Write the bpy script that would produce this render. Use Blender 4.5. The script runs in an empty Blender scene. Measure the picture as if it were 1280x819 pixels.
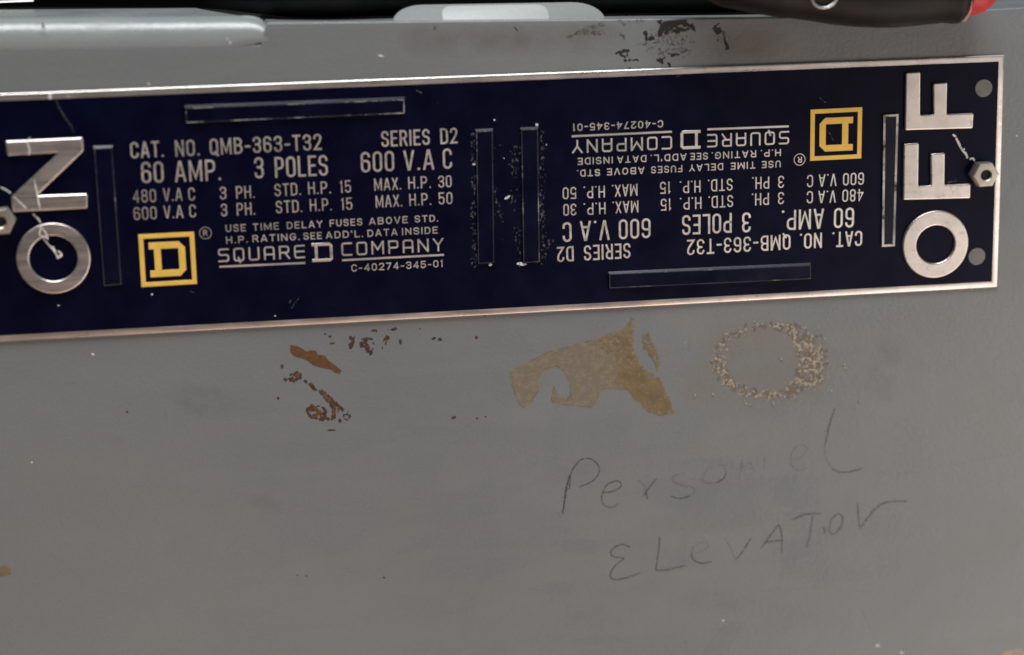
import bpy, bmesh, math, random
import numpy as np
from mathutils import Vector, Matrix, noise

random.seed(7)
sc = bpy.context.scene
C = sc.collection
MM = 0.001

# ------------------------------------------------------------------ camera
# The cover's face is the plane y = 0, x to the right, z up, facing -y.
# Face coordinates (u, v, h) in mm: u right, v up, h towards the viewer.
F_PX, RX, RY, RZ, DIST = 2600.0, 0.23114718, 0.14322654, 0.02281939, 520.0

def rot(rx, ry, rz):
    cx, sx, cy, sy, cz, sz = math.cos(rx), math.sin(rx), math.cos(ry), math.sin(ry), math.cos(rz), math.sin(rz)
    X = Matrix(((1, 0, 0), (0, cx, -sx), (0, sx, cx)))
    Y = Matrix(((cy, 0, sy), (0, 1, 0), (-sy, 0, cy)))
    Z = Matrix(((cz, -sz, 0), (sz, cz, 0), (0, 0, 1)))
    return Z @ X @ Y
RT = rot(RX, RY, RZ).transposed()
B = Matrix(((1, 0, 0), (0, 0, -1), (0, 1, 0)))          # face axes -> world axes
CAM = RT @ Vector((0, 0, DIST))                          # camera in face coordinates

cd = bpy.data.cameras.new("camera"); cam = bpy.data.objects.new("camera", cd); C.objects.link(cam)
cd.sensor_width = 36; cd.lens = F_PX / 1280 * 36
cd.clip_start = 0.01; cd.clip_end = 50
cam.matrix_world = Matrix.Translation(B @ CAM * MM) @ (B @ RT).to_4x4()
cd.dof.use_dof = True; cd.dof.focus_distance = 0.52; cd.dof.aperture_fstop = 5.0
sc.camera = cam

def at(px, py, h=0.0):
    """photo pixel -> face coordinates (mm) on the plane at height h above the cover's face"""
    d = RT @ Vector(((px - 640) / F_PX, -(py - 409.5) / F_PX, -1))
    t = (h - CAM.z) / d.z
    p = CAM + d * t
    return Vector((p.x, p.y, h))

# ------------------------------------------------------------------ world and lamps
w = bpy.data.worlds.new("World"); sc.world = w; w.use_nodes = True
bgn = w.node_tree.nodes['Background']
bgn.inputs[0].default_value = (0.52, 0.55, 0.60, 1); bgn.inputs[1].default_value = 0.075

def area(name, pos, target, sx, sy, power, col):
    l = bpy.data.lights.new(name, 'AREA'); l.shape = 'RECTANGLE'; l.size = sx; l.size_y = sy
    l.energy = power; l.color = col
    o = bpy.data.objects.new(name, l); C.objects.link(o)
    P = B @ Vector(pos) * MM; T = B @ Vector(target) * MM
    o.location = P; o.rotation_euler = (T - P).to_track_quat('-Z', 'Y').to_euler()
    return o
area("ceiling_light", (-150, 1500, 440), (0, 0, 0), 1.3, 0.55, 38, (0.96, 0.99, 1.0))
area("warm_room_light", (800, -540, 680), (140, -80, 0), 1.0, 1.25, 7.8, (1.0, 0.92, 0.85))

area("warm_floor_fill", (260, -800, 620), (60, -120, 0), 1.5, 0.75, 5.6, (1.0, 0.66, 0.52))  # added lamp in place of floor bounce, warms the lower panel

sc.view_settings.view_transform = 'Standard'; sc.view_settings.look = 'None'
sc.view_settings.exposure = 0; sc.view_settings.gamma = 1
sc.render.filter_size = 1.5
try: sc.cycles.filter_width = 1.6
except Exception: pass

# ------------------------------------------------------------------ materials
class NT:
    def __init__(s, name):
        s.m = bpy.data.materials.new(name); s.m.use_nodes = True
        s.n = s.m.node_tree.nodes; s.l = s.m.node_tree.links; s.b = s.n['Principled BSDF']
        s.tc = s.n.new('ShaderNodeTexCoord')
    def noise(s, scale, detail=4, rough=0.55, dist=0.0, vec=None):
        t = s.n.new('ShaderNodeTexNoise'); t.inputs['Scale'].default_value = scale
        t.inputs['Detail'].default_value = detail; t.inputs['Roughness'].default_value = rough
        t.inputs['Distortion'].default_value = dist
        s.l.new(vec if vec else s.tc.outputs['Object'], t.inputs['Vector']); return t.outputs['Fac']
    def mapping(s, scale, rotz=0):
        m = s.n.new('ShaderNodeMapping'); m.inputs['Scale'].default_value = scale
        m.inputs['Rotation'].default_value = (0, 0, rotz)
        s.l.new(s.tc.outputs['Object'], m.inputs['Vector']); return m.outputs['Vector']
    def ramp(s, fac, stops):
        r = s.n.new('ShaderNodeValToRGB'); e = r.color_ramp.elements
        while len(e) < len(stops): e.new(0.5)
        for i, (p, c) in enumerate(stops):
            e[i].position = p; e[i].color = c if len(c) == 4 else (*c, 1)
        s.l.new(fac, r.inputs['Fac']); return r.outputs['Color']
    def mix(s, fac, a, b, mode='MIX'):
        x = s.n.new('ShaderNodeMix'); x.data_type = 'RGBA'; x.blend_type = mode
        for k, v in ((0, fac), (6, a), (7, b)):
            if hasattr(v, 'links'): s.l.new(v, x.inputs[k])
            elif isinstance(v, (int, float)): x.inputs[k].default_value = v
            else: x.inputs[k].default_value = (*v, 1) if len(v) == 3 else v
        return x.outputs[2]
    def set(s, **k):
        for a, v in k.items():
            i = s.b.inputs[a.replace('_', ' ')]
            if hasattr(v, 'links'): s.l.new(v, i)
            elif isinstance(v, tuple): i.default_value = (*v, 1) if len(v) == 3 else v
            else: i.default_value = v
    def bump(s, h, strength, dist):
        b = s.n.new('ShaderNodeBump'); b.inputs['Strength'].default_value = strength
        b.inputs['Distance'].default_value = dist
        s.l.new(h, b.inputs['Height']); s.l.new(b.outputs['Normal'], s.b.inputs['Normal'])

def g3(v): return (v, v, v, 1)

def mat_enamel(name, base, rough=0.36):
    t = NT(name)
    big = t.noise(9, 3, 0.5)
    mid = t.noise(55, 5, 0.6, 0.6)
    fine = t.noise(900, 3, 0.6)
    c0 = tuple(x * 0.93 for x in base); c1 = (base[0] * 1.08, base[1] * 1.055, base[2] * 1.02)
    col = t.mix(t.ramp(big, [(0.35, g3(0)), (0.65, g3(1))]), c0, c1)
    grime = t.ramp(mid, [(0.50, g3(0)), (0.78, g3(1))])
    col = t.mix(t.mix(0.22, (0, 0, 0), grime), col, (base[0] * .80, base[1] * .74, base[2] * .66))
    # tiny pits and pale nicks in the paint
    vor = t.n.new('ShaderNodeTexVoronoi'); vor.inputs['Scale'].default_value = 60
    t.l.new(t.tc.outputs['Object'], vor.inputs['Vector'])
    nick = t.ramp(vor.outputs['Distance'], [(0.0, g3(1)), (0.012, g3(1)), (0.026, g3(0))])
    sel = t.ramp(t.noise(31, 1, .5), [(0.60, g3(0)), (0.62, g3(1))])
    nick = t.mix(1.0, nick, sel, 'MULTIPLY')
    col = t.mix(nick, col, (0.42, 0.40, 0.36))
    gr = t.noise(2300, 2, .7)
    col = t.mix(t.ramp(gr, [(.35, g3(0)), (.65, g3(.22))]), col, (base[0] * .66, base[1] * .66, base[2] * .66))
    t.set(Base_Color=col, Specular_IOR_Level=0.5)
    r = t.ramp(mid, [(0.3, g3(rough - .05)), (0.75, g3(rough + .10))])
    t.set(Roughness=r)
    hh = t.mix(0.5, t.noise(160, 3, .55), fine)
    st = t.noise(1.0, 5, .65, .4, vec=t.mapping((22, 90, 30), .25))
    r2 = t.mix(t.ramp(st, [(0.42, g3(0)), (0.66, g3(1))]), r, t.mix(1.0, r, (1.45, 1.45, 1.45), 'MULTIPLY'))
    t.set(Roughness=r2)
    t.bump(hh, 0.32, 0.0004)
    return t.m

def mat_metal(name, col, rough=0.32, wear=True):
    t = NT(name)
    v = t.mapping((60, 700, 200))
    n = t.noise(1.0, 4, .6, vec=v); m = t.noise(140, 5, .6)
    c = t.mix(t.ramp(m, [(0.35, g3(0)), (0.7, g3(1))]), tuple(x * .80 for x in col), col)
    c = t.mix(t.ramp(t.noise(420, 3, .6), [(0.62, g3(0)), (0.72, g3(.45))]), c, tuple(x * .45 for x in col))
    t.set(Base_Color=c, Metallic=0.9, Roughness=t.ramp(n, [(0.3, g3(rough - .06)), (0.7, g3(rough + .12))]))
    t.bump(m, 0.12, 0.0003)
    return t.m

def mat_navy(name='navy_enamel', rough=.30, spec=.14):
    t = NT(name)
    m = t.noise(90, 5, .6)
    c = t.mix(t.ramp(m, [(0.4, g3(0)), (0.75, g3(1))]), (0.0006, 0.0011, 0.0115), (0.0014, 0.0022, 0.0175))
    dust = t.ramp(t.noise(1500, 2, .6), [(0.70, g3(0)), (0.80, g3(.5))])
    c = t.mix(dust, c, (0.03, 0.03, 0.04))
    t.set(Base_Color=c, Roughness=t.ramp(m, [(0.3, g3(rough)), (0.8, g3(rough + .12))]), Specular_IOR_Level=spec)
    t.bump(t.noise(70, 3, .5), 0.10, 0.0006)
    return t.m

def mat_rim_glint_wear(name, lo, hi):
    """rim lines of the embossed bars: painted edge highlight with enamel rubbed to metal"""
    t = NT(name)
    f = t.ramp(t.noise(170, 6, .7), [(lo, g3(0)), (hi, g3(1))])
    c = t.mix(f, (0.060, 0.060, 0.058), (0.62, 0.60, 0.55))
    a = t.ramp(t.noise(95, 4, .65), [(.30, g3(.25)), (.62, g3(1))])
    t.set(Base_Color=c, Metallic=t.mix(f, (0, 0, 0), (.4, .4, .4)), Roughness=0.40, Alpha=t.mix(1.0, a, t.mix(f, (.75, .75, .75), (1, 1, 1)), 'MULTIPLY'))
    return t.m

def mat_flat(name, col, rough=.6, var=.25, scale=300, metallic=0.0, spec=.4):
    t = NT(name)
    c = t.mix(t.ramp(t.noise(scale, 5, .65), [(0.35, g3(0)), (0.68, g3(1))]), tuple(x * (1 - var) for x in col), tuple(min(1, x * (1 + var)) for x in col))
    t.set(Base_Color=c, Roughness=rough, Metallic=metallic, Specular_IOR_Level=spec)
    return t.m

def mat_thin(name, col, col2, alpha_lo, alpha_hi, lo=.35, hi=.65, scale=600, rough=.6, fade=False):
    """thin see-through stain: mixes with transparency by a noise"""
    t = NT(name)
    c = t.mix(t.ramp(t.noise(scale * .5, 5, .6), [(0.4, g3(0)), (0.62, g3(1))]), col, col2)
    a = t.ramp(t.noise(scale, 5, .7), [(lo, g3(alpha_lo)), (hi, g3(alpha_hi))])
    if fade:
        at_ = t.n.new('ShaderNodeAttribute'); at_.attribute_name = 'fade'
        a = t.mix(1.0, a, at_.outputs['Color'], 'MULTIPLY')
    t.set(Base_Color=c, Roughness=rough, Alpha=a, Specular_IOR_Level=.3)
    return t.m

M = {}
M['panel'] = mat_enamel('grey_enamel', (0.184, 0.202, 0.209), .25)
M['flange'] = mat_enamel('grey_enamel_lit', (0.235, 0.25, 0.25), .22)  # lighter copy of the grey enamel, top light put into the colour
M['pale_reflection'] = mat_enamel('pale_reflection_grey', (0.38, 0.40, 0.40), .35)  # paler enamel copy, bright reflection put into the colour
M['metal'] = mat_metal('bare_aluminium', (0.82, 0.75, 0.70), .30)
M['rim'] = mat_metal('highlight_rim_metal', (0.92, 0.88, 0.83), .22)  # lighter metal for letter bevels, edge highlight put into the colour
M['print'] = mat_metal('aluminium_print', (0.93, 0.88, 0.82), .36)
M['nut'] = mat_metal('zinc_nut', (0.60, 0.55, 0.49), .42)
M['navy'] = mat_navy()
M['yellow'] = mat_flat('yellow_enamel', (0.93, 0.62, 0.13), .38, .08, 200, 0.25)
M['navybar'] = mat_navy('navy_enamel_bar', .20, .35)
M['glint_wear_hi'] = mat_rim_glint_wear('rim_glint_wear_bright', .38, .46)
M['glint_wear_mid'] = mat_rim_glint_wear('rim_glint_wear_partial', .50, .60)
M['glint_wear_lo'] = mat_rim_glint_wear('rim_glint_wear_faint', .56, .72)
M['dark'] = mat_flat('hole_shade_black', (0.012, 0.010, 0.009), .7)
M['rubber'] = mat_flat('black_rubber', (0.0065, 0.0062, 0.006), .5, .5, 160, 0, .22)
M['red'] = mat_flat('red_plastic', (0.50, 0.030, 0.035), .45, .12, 500)
M['pink'] = mat_flat('pinkish_tan_plastic', (0.48, 0.27, 0.21), .5, .15, 700)
M['steel'] = mat_metal('ring_steel', (0.55, 0.55, 0.55), .35)
M['rust'] = mat_flat('brown_primer', (0.115, 0.052, 0.018), .7, .35, 900)
M['rust2'] = mat_flat('brown_scab', (0.060, 0.030, 0.016), .75, .6, 1500)
M['black'] = mat_flat('black_scuff', (0.012, 0.011, 0.010), .6, .5, 1500)
M['smear'] = mat_thin('grey_smear', (0.03, .028, .025), (.07, .06, .055), 0.0, .75, .42, .66, 900)
M['tape'] = mat_thin('tape_residue', (0.265, 0.212, 0.138), (0.26, 0.22, 0.165), .25, .82, .3, .6, 500, .45)
M['ochre'] = mat_thin('ochre_glue', (0.285, 0.20, 0.09), (0.20, 0.14, 0.065), .2, .85, .36, .62, 700, .4)
M['haze'] = mat_thin('glue_haze', (0.34, 0.29, 0.22), (0.33, 0.285, 0.225), .05, .34, .3, .75, 120, .5, True)
M['warm_sheen'] = mat_thin('brown_warm_sheen', (0.17, 0.125, 0.095), (0.20, 0.15, 0.12), .04, .30, .38, .66, 60, .45, True)
M['cream'] = mat_flat('cream_glue_flake', (0.315, 0.27, 0.21), .35, .45, 1500)
M['brownglue'] = mat_thin('brown_glue', (0.17, 0.14, 0.105), (0.23, 0.19, 0.145), .15, .7, .38, .6, 1200)
M['pencil'] = mat_thin('pencil_graphite', (0.042, 0.040, 0.040), (0.06, .058, .058), .10, .80, .36, .62, 1600, .5)
M['pencil_faint'] = mat_thin('pencil_faint', (0.085, 0.082, 0.08), (0.10, .098, .096), .0, .65, .40, .70, 1600, .5)
M['scratch'] = mat_thin('white_scratch', (0.82, 0.80, 0.76), (0.6, .6, .58), .3, 1.0, .34, .50, 1300, .4)
M['scratch_faint'] = mat_thin('faint_scratch', (0.30, 0.30, 0.29), (0.2, .2, .2), .0, .6, .42, .66, 1500, .4)
M['panel_scratch'] = mat_thin('dull_scratch', (0.34, .34, .33), (.28, .28, .27), .0, .5, .42, .66, 900)
M['smudge'] = mat_thin('grey_smudge', (0.15, .15, .15), (.17, .165, .16), .0, .16, .4, .7, 90, .55, True)
M['wall'] = mat_flat('dark_background', (0.006, 0.006, 0.006), .9)
M['pale'] = mat_flat('pale_metal', (0.22, 0.22, 0.21), .4, .1, 200, .6)
M['plug'] = mat_flat('grey_plug', (0.16, 0.16, 0.15), .45, .15, 900)

# ------------------------------------------------------------------ object helpers
def root(name, label, cat, origin, group=None):
    o = bpy.data.objects.new(name, None); C.objects.link(o); o.empty_display_size = .02
    o.matrix_world = Matrix.Translation(B @ Vector(origin) * MM) @ B.to_4x4()
    o['label'] = label; o['category'] = cat
    if group: o['group'] = group
    o['origin'] = list(origin)
    return o

def mesh(name, verts, faces, mat, parent, smooth=False, label=None, kind=None, mats=None, fm=None):
    """verts in face coordinates (mm)"""
    org = Vector(parent_origin(parent)) if parent else Vector((0, 0, 0))
    me = bpy.data.meshes.new(name)
    if parent: vs = [tuple((Vector(v) - org) * MM) for v in verts]
    else: vs = [tuple(B @ Vector(v) * MM) for v in verts]
    me.from_pydata(vs, [], faces); me.update()
    for m_ in (mats or [mat]): me.materials.append(m_)
    if fm:
        for p, i in zip(me.polygons, fm): p.material_index = i
    if smooth:
        for p in me.polygons: p.use_smooth = True
    o = bpy.data.objects.new(name, me); C.objects.link(o)
    if parent: o.parent = parent
    if label: o['label'] = label
    if kind: o['kind'] = kind
    return o

ORG = {}
def parent_origin(p):
    while p is not None:
        if p.name in ORG: return ORG[p.name]
        p = p.parent
    return (0, 0, 0)
def mkroot(name, label, cat, origin, group=None):
    o = root(name, label, cat, origin, group); del o['origin']; ORG[o.name] = tuple(origin); return o

def autosmooth(o, ang=35):
    me = o.data; bm = bmesh.new(); bm.from_mesh(me)
    bmesh.ops.recalc_face_normals(bm, faces=bm.faces)
    for e in bm.edges:
        if len(e.link_faces) == 2 and e.calc_face_angle(0) > math.radians(ang): e.smooth = False
    for f in bm.faces: f.smooth = True
    bm.to_mesh(me); bm.free()

def solid(name, loops, h0, h1, bev, mat, parent, bev_mat=None, res=3, label=None):
    """extruded outline (first loop outer, others holes; points (u,v) mm) from h0 to h1 with a bevelled top"""
    cu = bpy.data.curves.new('tmp', 'CURVE'); cu.dimensions = '2D'; cu.fill_mode = 'BOTH'
    for lp in loops:
        s = cu.splines.new('POLY'); s.points.add(len(lp) - 1)
        for i, p in enumerate(lp): s.points[i].co = (p[0], p[1], 0, 1)
        s.use_cyclic_u = True
    half = (h1 - h0) / 2
    cu.bevel_depth = bev; cu.bevel_resolution = res; cu.extrude = half - bev; cu.offset = -bev
    ob = bpy.data.objects.new('tmp', cu); C.objects.link(ob)
    bpy.context.view_layer.update()
    me = bpy.data.meshes.new_from_object(ob.evaluated_get(bpy.context.evaluated_depsgraph_get()))
    bpy.data.objects.remove(ob); bpy.data.curves.remove(cu)
    bm = bmesh.new(); bm.from_mesh(me); bmesh.ops.remove_doubles(bm, verts=bm.verts, dist=1e-4)
    bmesh.ops.recalc_face_normals(bm, faces=bm.faces)
    org = Vector(parent_origin(parent)); mid = (h0 + h1) / 2
    for f in bm.faces:
        f.smooth = abs(f.normal.z) < .98
        f.material_index = 1 if (bev_mat and f.normal.z < .93) else 0
    for e in bm.edges:
        if len(e.link_faces) == 2 and e.calc_face_angle(0) > math.radians(40): e.smooth = False
    for v in bm.verts: v.co = (Vector((v.co.x, v.co.y, v.co.z + mid)) - org) * MM
    bm.to_mesh(me); bm.free()
    me.name = name; me.materials.clear(); me.materials.append(mat)
    if bev_mat: me.materials.append(bev_mat)
    o = bpy.data.objects.new(name, me); C.objects.link(o); o.parent = parent
    if label: o['label'] = label
    return o

def ribbon_geo(pts, w, closed=False, wfn=None):
    """flat stroke of width w along 2D points -> verts2d, faces"""
    P = []
    for p in pts:
        q = Vector(p[:2])
        if not P or (q - P[-1]).length > 2e-3: P.append(q)
    if closed and (P[0] - P[-1]).length < 2e-3: P.pop()
    n = len(P); V = []; Fc = []
    for i in range(n):
        a = P[i - 1] if (i > 0 or closed) else None
        b = P[(i + 1) % n] if (i < n - 1 or closed) else None
        d1 = (P[i] - a).normalized() if a is not None and (P[i] - a).length > 1e-9 else None
        d2 = (b - P[i]).normalized() if b is not None and (b - P[i]).length > 1e-9 else None
        if d1 is None: d1 = d2
        if d2 is None: d2 = d1
        t = (d1 + d2)
        t = t.normalized() if t.length > 1e-6 else d1
        nn = Vector((-t.y, t.x)); k = max(0.45, nn.dot(Vector((-d1.y, d1.x))))
        hw = w / 2 * (wfn(i / max(1, n - 1)) if wfn else 1) / k
        V += [P[i] + nn * hw, P[i] - nn * hw]
    m = n if closed else n - 1
    for i in range(m):
        j = (i + 1) % n
        Fc.append((2 * i + 1, 2 * j + 1, 2 * j, 2 * i))
    return V, Fc

def catmull(pts, k=6):
    P = [Vector(p) for p in pts]; out = []
    for i in range(len(P) - 1):
        p0 = P[max(0, i - 1)]; p1 = P[i]; p2 = P[i + 1]; p3 = P[min(len(P) - 1, i + 2)]
        for s in range(k):
            t = s / k
            out.append(0.5 * ((2 * p1) + (p2 - p0) * t + (2 * p0 - 5 * p1 + 4 * p2 - p3) * t * t + (3 * p1 - p0 - 3 * p2 + p3) * t ** 3))
    out.append(P[-1]); return out

def fillet(pts, closed):
    """pts: (x, y, r) with r = radius"""
    n = len(pts); out = []
    for i, p in enumerate(pts):
        r = p[2] if len(p) > 2 else 0
        if r <= 0 or (not closed and i in (0, n - 1)): out.append(Vector(p[:2])); continue
        a = Vector(pts[i - 1][:2]); b = Vector(pts[(i + 1) % n][:2]); c = Vector(p[:2])
        ra = pts[i - 1][2] if len(pts[i - 1]) > 2 and (closed or i - 1 > 0) else 0
        rb = pts[(i + 1) % n][2] if len(pts[(i + 1) % n]) > 2 and (closed or i + 1 < n - 1) else 0
        la = (a - c).length * (.5 if ra else 1); lb = (b - c).length * (.5 if rb else 1)
        d = min(r, la, lb); u = (a - c).normalized(); v = (b - c).normalized()
        for k in range(7):
            t = k / 6
            # rounded corner (rational quadratic, circular for a right angle)
            w0, w1, w2 = (1 - t) ** 2, 2 * t * (1 - t) * .7071, t * t
            out.append((w0 * (c + u * d) + w1 * c + w2 * (c + v * d)) / (w0 + w1 + w2))
    return out

# ------------------------------------------------------------------ stroke lettering
R = 1
GL = {
 'A': (1.08, [([(0, 0), (.44, 1), (.56, 1), (1, 0)], 0), ([(.17, .28), (.83, .28)], 0)]),
 'B': (1, [([(0, .53), (0, 1), (.95, 1, R), (.95, .53, R)], 1), ([(0, 0), (0, .53), (1, .53, R), (1, 0, R)], 1)]),
 'C': (1, [([(1, .70), (1, 1, R), (0, 1, R), (0, 0, R), (1, 0, R), (1, .30)], 0)]),
 'D': (1, [([(0, 0), (0, 1), (1, 1, R), (1, 0, R)], 1)]),
 'E': (.85, [([(1, 1), (0, 1), (0, 0), (1, 0)], 0), ([(0, .52), (.85, .52)], 0)]),
 'F': (.85, [([(1, 1), (0, 1), (0, 0)], 0), ([(0, .50), (.85, .50)], 0)]),
 'G': (1.05, [([(1, .72), (1, 1, R), (0, 1, R), (0, 0, R), (1, 0, R), (1, .48), (.55, .48)], 0)]),
 'H': (1, [([(0, 0), (0, 1)], 0), ([(1, 0), (1, 1)], 0), ([(0, .52), (1, .52)], 0)]),
 'I': (.02, [([(.5, 0), (.5, 1)], 0)]),
 'L': (.8, [([(0, 1), (0, 0), (1, 0)], 0)]),
 'M': (1.35, [([(0, 0), (0, 1)], 0), ([(1, 0), (1, 1)], 0), ([(.03, 1), (.5, .12), (.97, 1)], 0)]),
 'N': (1.05, [([(0, 0), (0, 1)], 0), ([(1, 0), (1, 1)], 0), ([(.03, 1), (.97, 0)], 0)]),
 'O': (1, [([(0, 0, R), (0, 1, R), (1, 1, R), (1, 0, R)], 1)]),
 'P': (.95, [([(0, 0), (0, 1), (1, 1, R), (1, .44, R), (0, .44)], 0)]),
 'Q': (1, [([(0, 0, R), (0, 1, R), (1, 1, R), (1, 0, R)], 1), ([(.55, .2), (1.05, -.1)], 0)]),
 'R': (1, [([(0, 0), (0, 1), (.95, 1, R), (.95, .48, R), (0, .48)], 0), ([(.55, .48), (1, 0)], 0)]),
 'S': (.95, [([(1, .74), (1, 1, R), (0, 1, R), (0, .54, R), (1, .50, R), (1, 0, R), (0, 0, R), (0, .26)], 0)]),
 'T': (.95, [([(0, 1), (1, 1)], 0), ([(.5, 1), (.5, 0)], 0)]),
 'U': (1, [([(0, 1), (0, 0, R), (1, 0, R), (1, 1)], 0)]),
 'V': (1.02, [([(0, 1), (.45, 0), (.55, 0), (1, 1)], 0)]),
 'X': (.95, [([(0, 0), (1, 1)], 0), ([(0, 1), (1, 0)], 0)]),
 'Y': (1, [([(0, 1), (.5, .48), (1, 1)], 0), ([(.5, .48), (.5, 0)], 0)]),
 '0': (.95, [([(0, 0, R), (0, 1, R), (1, 1, R), (1, 0, R)], 1)]),
 '1': (.35, [([(.7, 0), (.7, 1), (0, .82)], 0)]),
 '2': (.95, [([(0, .72), (0, 1, R), (1, 1, R), (1, .62, R), (0, 0), (1, 0)], 0)]),
 '3': (.95, [([(0, .74), (0, 1, R), (1, 1, R), (1, .53, R), (.35, .53)], 0), ([(.5, .53), (1, .53, R), (1, 0, R), (0, 0, R), (0, .26)], 0)]),
 '4': (1, [([(.76, 0), (.76, 1), (0, .28), (1, .28)], 0)]),
 '5': (.95, [([(.95, 1), (.05, 1), (.05, .50), (.2, .60), (1, .62, R), (1, 0, R), (0, 0, R), (0, .24)], 0)]),
 '6': (.95, [([(1, .76), (1, 1, R), (0, 1, R), (0, 0, R), (1, 0, R), (1, .58, R), (.04, .56)], 0)]),
 '7': (.95, [([(0, 1), (1, 1), (.3, 0)], 0)]),
 '8': (.95, [([(.05, .53, R), (.05, 1, R), (.95, 1, R), (.95, .53, R)], 1), ([(0, 0, R), (0, .53, R), (1, .53, R), (1, 0, R)], 1)]),
 '-': (.55, [([(0, .42), (1, .42)], 0)]),
 '.': (.02, 'dot'), ',': (.02, 'dot'), "'": (.02, [([(.5, 1), (.5, .72)], 0)]),
}
LOGO = {
 'A': (1, [([(0, 0), (0, 1, R), (1, 1, R), (1, 0)], 0), ([(0, .38), (1, .38)], 0)]),
 'S': (1, [([(1, 1), (0, 1, R), (0, .52, R), (1, .52, R), (1, 0, R), (0, 0)], 0)]),
 'C': (1, [([(1, 1), (0, 1, R), (0, 0, R), (1, 0)], 0)]),
 'E': (1, [([(1, 1), (0, 1, R), (0, 0, R), (1, 0)], 0), ([(0, .52), (.95, .52)], 0)]),
 'M': (1.2, [([(0, 0), (0, 1)], 0), ([(1, 0), (1, 1)], 0), ([(.03, 1), (.5, .35), (.97, 1)], 0)]),
 'Q': (1, [([(0, 0, R), (0, 1, R), (1, 1, R), (1, 0, R)], 1), ([(.42, .30), (.62, -.16)], 0)]),
}
_lay = [0]
def word_geo(text, p0, p1, up, hgt, sw, cw, gap, rad, table=None):
    """strokes for a word whose baseline runs p0 -> p1 (2D mm)"""
    p0 = Vector(p0[:2]); p1 = Vector(p1[:2]); ax = (p1 - p0); L = ax.length; ax.normalize(); up = Vector(up[:2]).normalized()
    gl = []
    for ch in text:
        g = (table or {}).get(ch) or GL[ch]; gl.append(g)
    # natural widths in units of cw (centre-line box) plus the stroke
    nat = sum(g[0] * cw + sw for g in gl) + gap * (len(gl) - 1)
    k = L / nat
    x = 0; V = []; Fc = []
    for g in gl:
        wbox = g[0] * cw * k; lead = sw * k / 2
        x0 = x + lead; hh = hgt - sw
        def P(a, b): return p0 + ax * (x0 + a * wbox) + up * (sw / 2 + b * hh)
        if g[1] == 'dot':
            c = p0 + ax * x0 + up * (sw * .62); q = sw * .62
            vv = [c + ax * (q * math.cos(t)) + up * (q * math.sin(t)) for t in [i * math.pi / 4 + .39 for i in range(8)]]
            V += [(a.x, a.y, _lay[0]) for a in vv]; Fc.append(tuple(range(len(V) - 8, len(V)))); _lay[0] = (_lay[0] + 1) % 3
        else:
            for pts, cl in g[1]:
                # radius in mm, worked out in the glyph's own metric frame
                loc = [(q[0] * wbox, q[1] * hh, (min(rad, .5) * (wbox if wbox > .1 else 1)) if len(q) > 2 else 0) for q in pts]
                fl = fillet(loc, cl)
                ext = fl
                if not cl and len(ext) > 1:      # square ends
                    d0 = (ext[0] - ext[1]).normalized(); d1 = (ext[-1] - ext[-2]).normalized()
                    onT = lambda q: (q.y < .02 * hh or q.y > .98 * hh)
                    ext = list(ext)
                    if abs(d0.y) > .5 and onT(ext[0]): ext[0] = ext[0] + d0 * sw / 2
                    if abs(d1.y) > .5 and onT(ext[-1]): ext[-1] = ext[-1] + d1 * sw / 2
                    if abs(d0.x) > .9: ext[0] = ext[0] + d0 * sw / 2
                    if abs(d1.x) > .9: ext[-1] = ext[-1] + d1 * sw / 2
                rv, rf = ribbon_geo(ext, sw, cl)
                o = len(V)
                for q in rv:
                    a = p0 + ax * (x0 + q.x) + up * (sw / 2 + q.y); V.append((a.x, a.y, _lay[0]))
                Fc += [tuple(i + o for i in f) for f in rf]
                _lay[0] = (_lay[0] + 1) % 4
        x += g[0] * cw * k + sw * k + gap * k
    return V, Fc

# ------------------------------------------------------------------ stains: outlines from distance fields
def ell(cx, cy, rx, ry, ang=0):
    c, s = math.cos(ang), math.sin(ang)
    def f(x, y):
        dx, dy = x - cx, y - cy; a = (dx * c + dy * s) / rx; b = (-dx * s + dy * c) / ry
        return (1 - math.hypot(a, b)) * min(rx, ry)
    return f
def cap(x0, y0, x1, y1, r0, r1=None):
    r1 = r0 if r1 is None else r1
    def f(x, y):
        dx, dy = x1 - x0, y1 - y0; t = max(0, min(1, ((x - x0) * dx + (y - y0) * dy) / (dx * dx + dy * dy + 1e-9)))
        return (r0 + (r1 - r0) * t) - math.hypot(x - x0 - t * dx, y - y0 - t * dy)
    return f
def polyf(pts):
    def f(x, y):
        ins = False; dm = 1e9; n = len(pts)
        for i in range(n):
            x0, y0 = pts[i]; x1, y1 = pts[(i + 1) % n]
            if (y0 > y) != (y1 > y) and x < (x1 - x0) * (y - y0) / (y1 - y0) + x0: ins = not ins
            dx, dy = x1 - x0, y1 - y0; t = max(0, min(1, ((x - x0) * dx + (y - y0) * dy) / (dx * dx + dy * dy + 1e-9)))
            dm = min(dm, math.hypot(x - x0 - t * dx, y - y0 - t * dy))
        return dm if ins else -dm
    return f
def union(*fs): return lambda x, y: max(f(x, y) for f in fs)
def nz(x, y, s, seed=0, oct=4): return noise.fractal(Vector((x / s + seed * 17.3, y / s, seed * 5.1)), 1.0, 2.1, oct)

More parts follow.
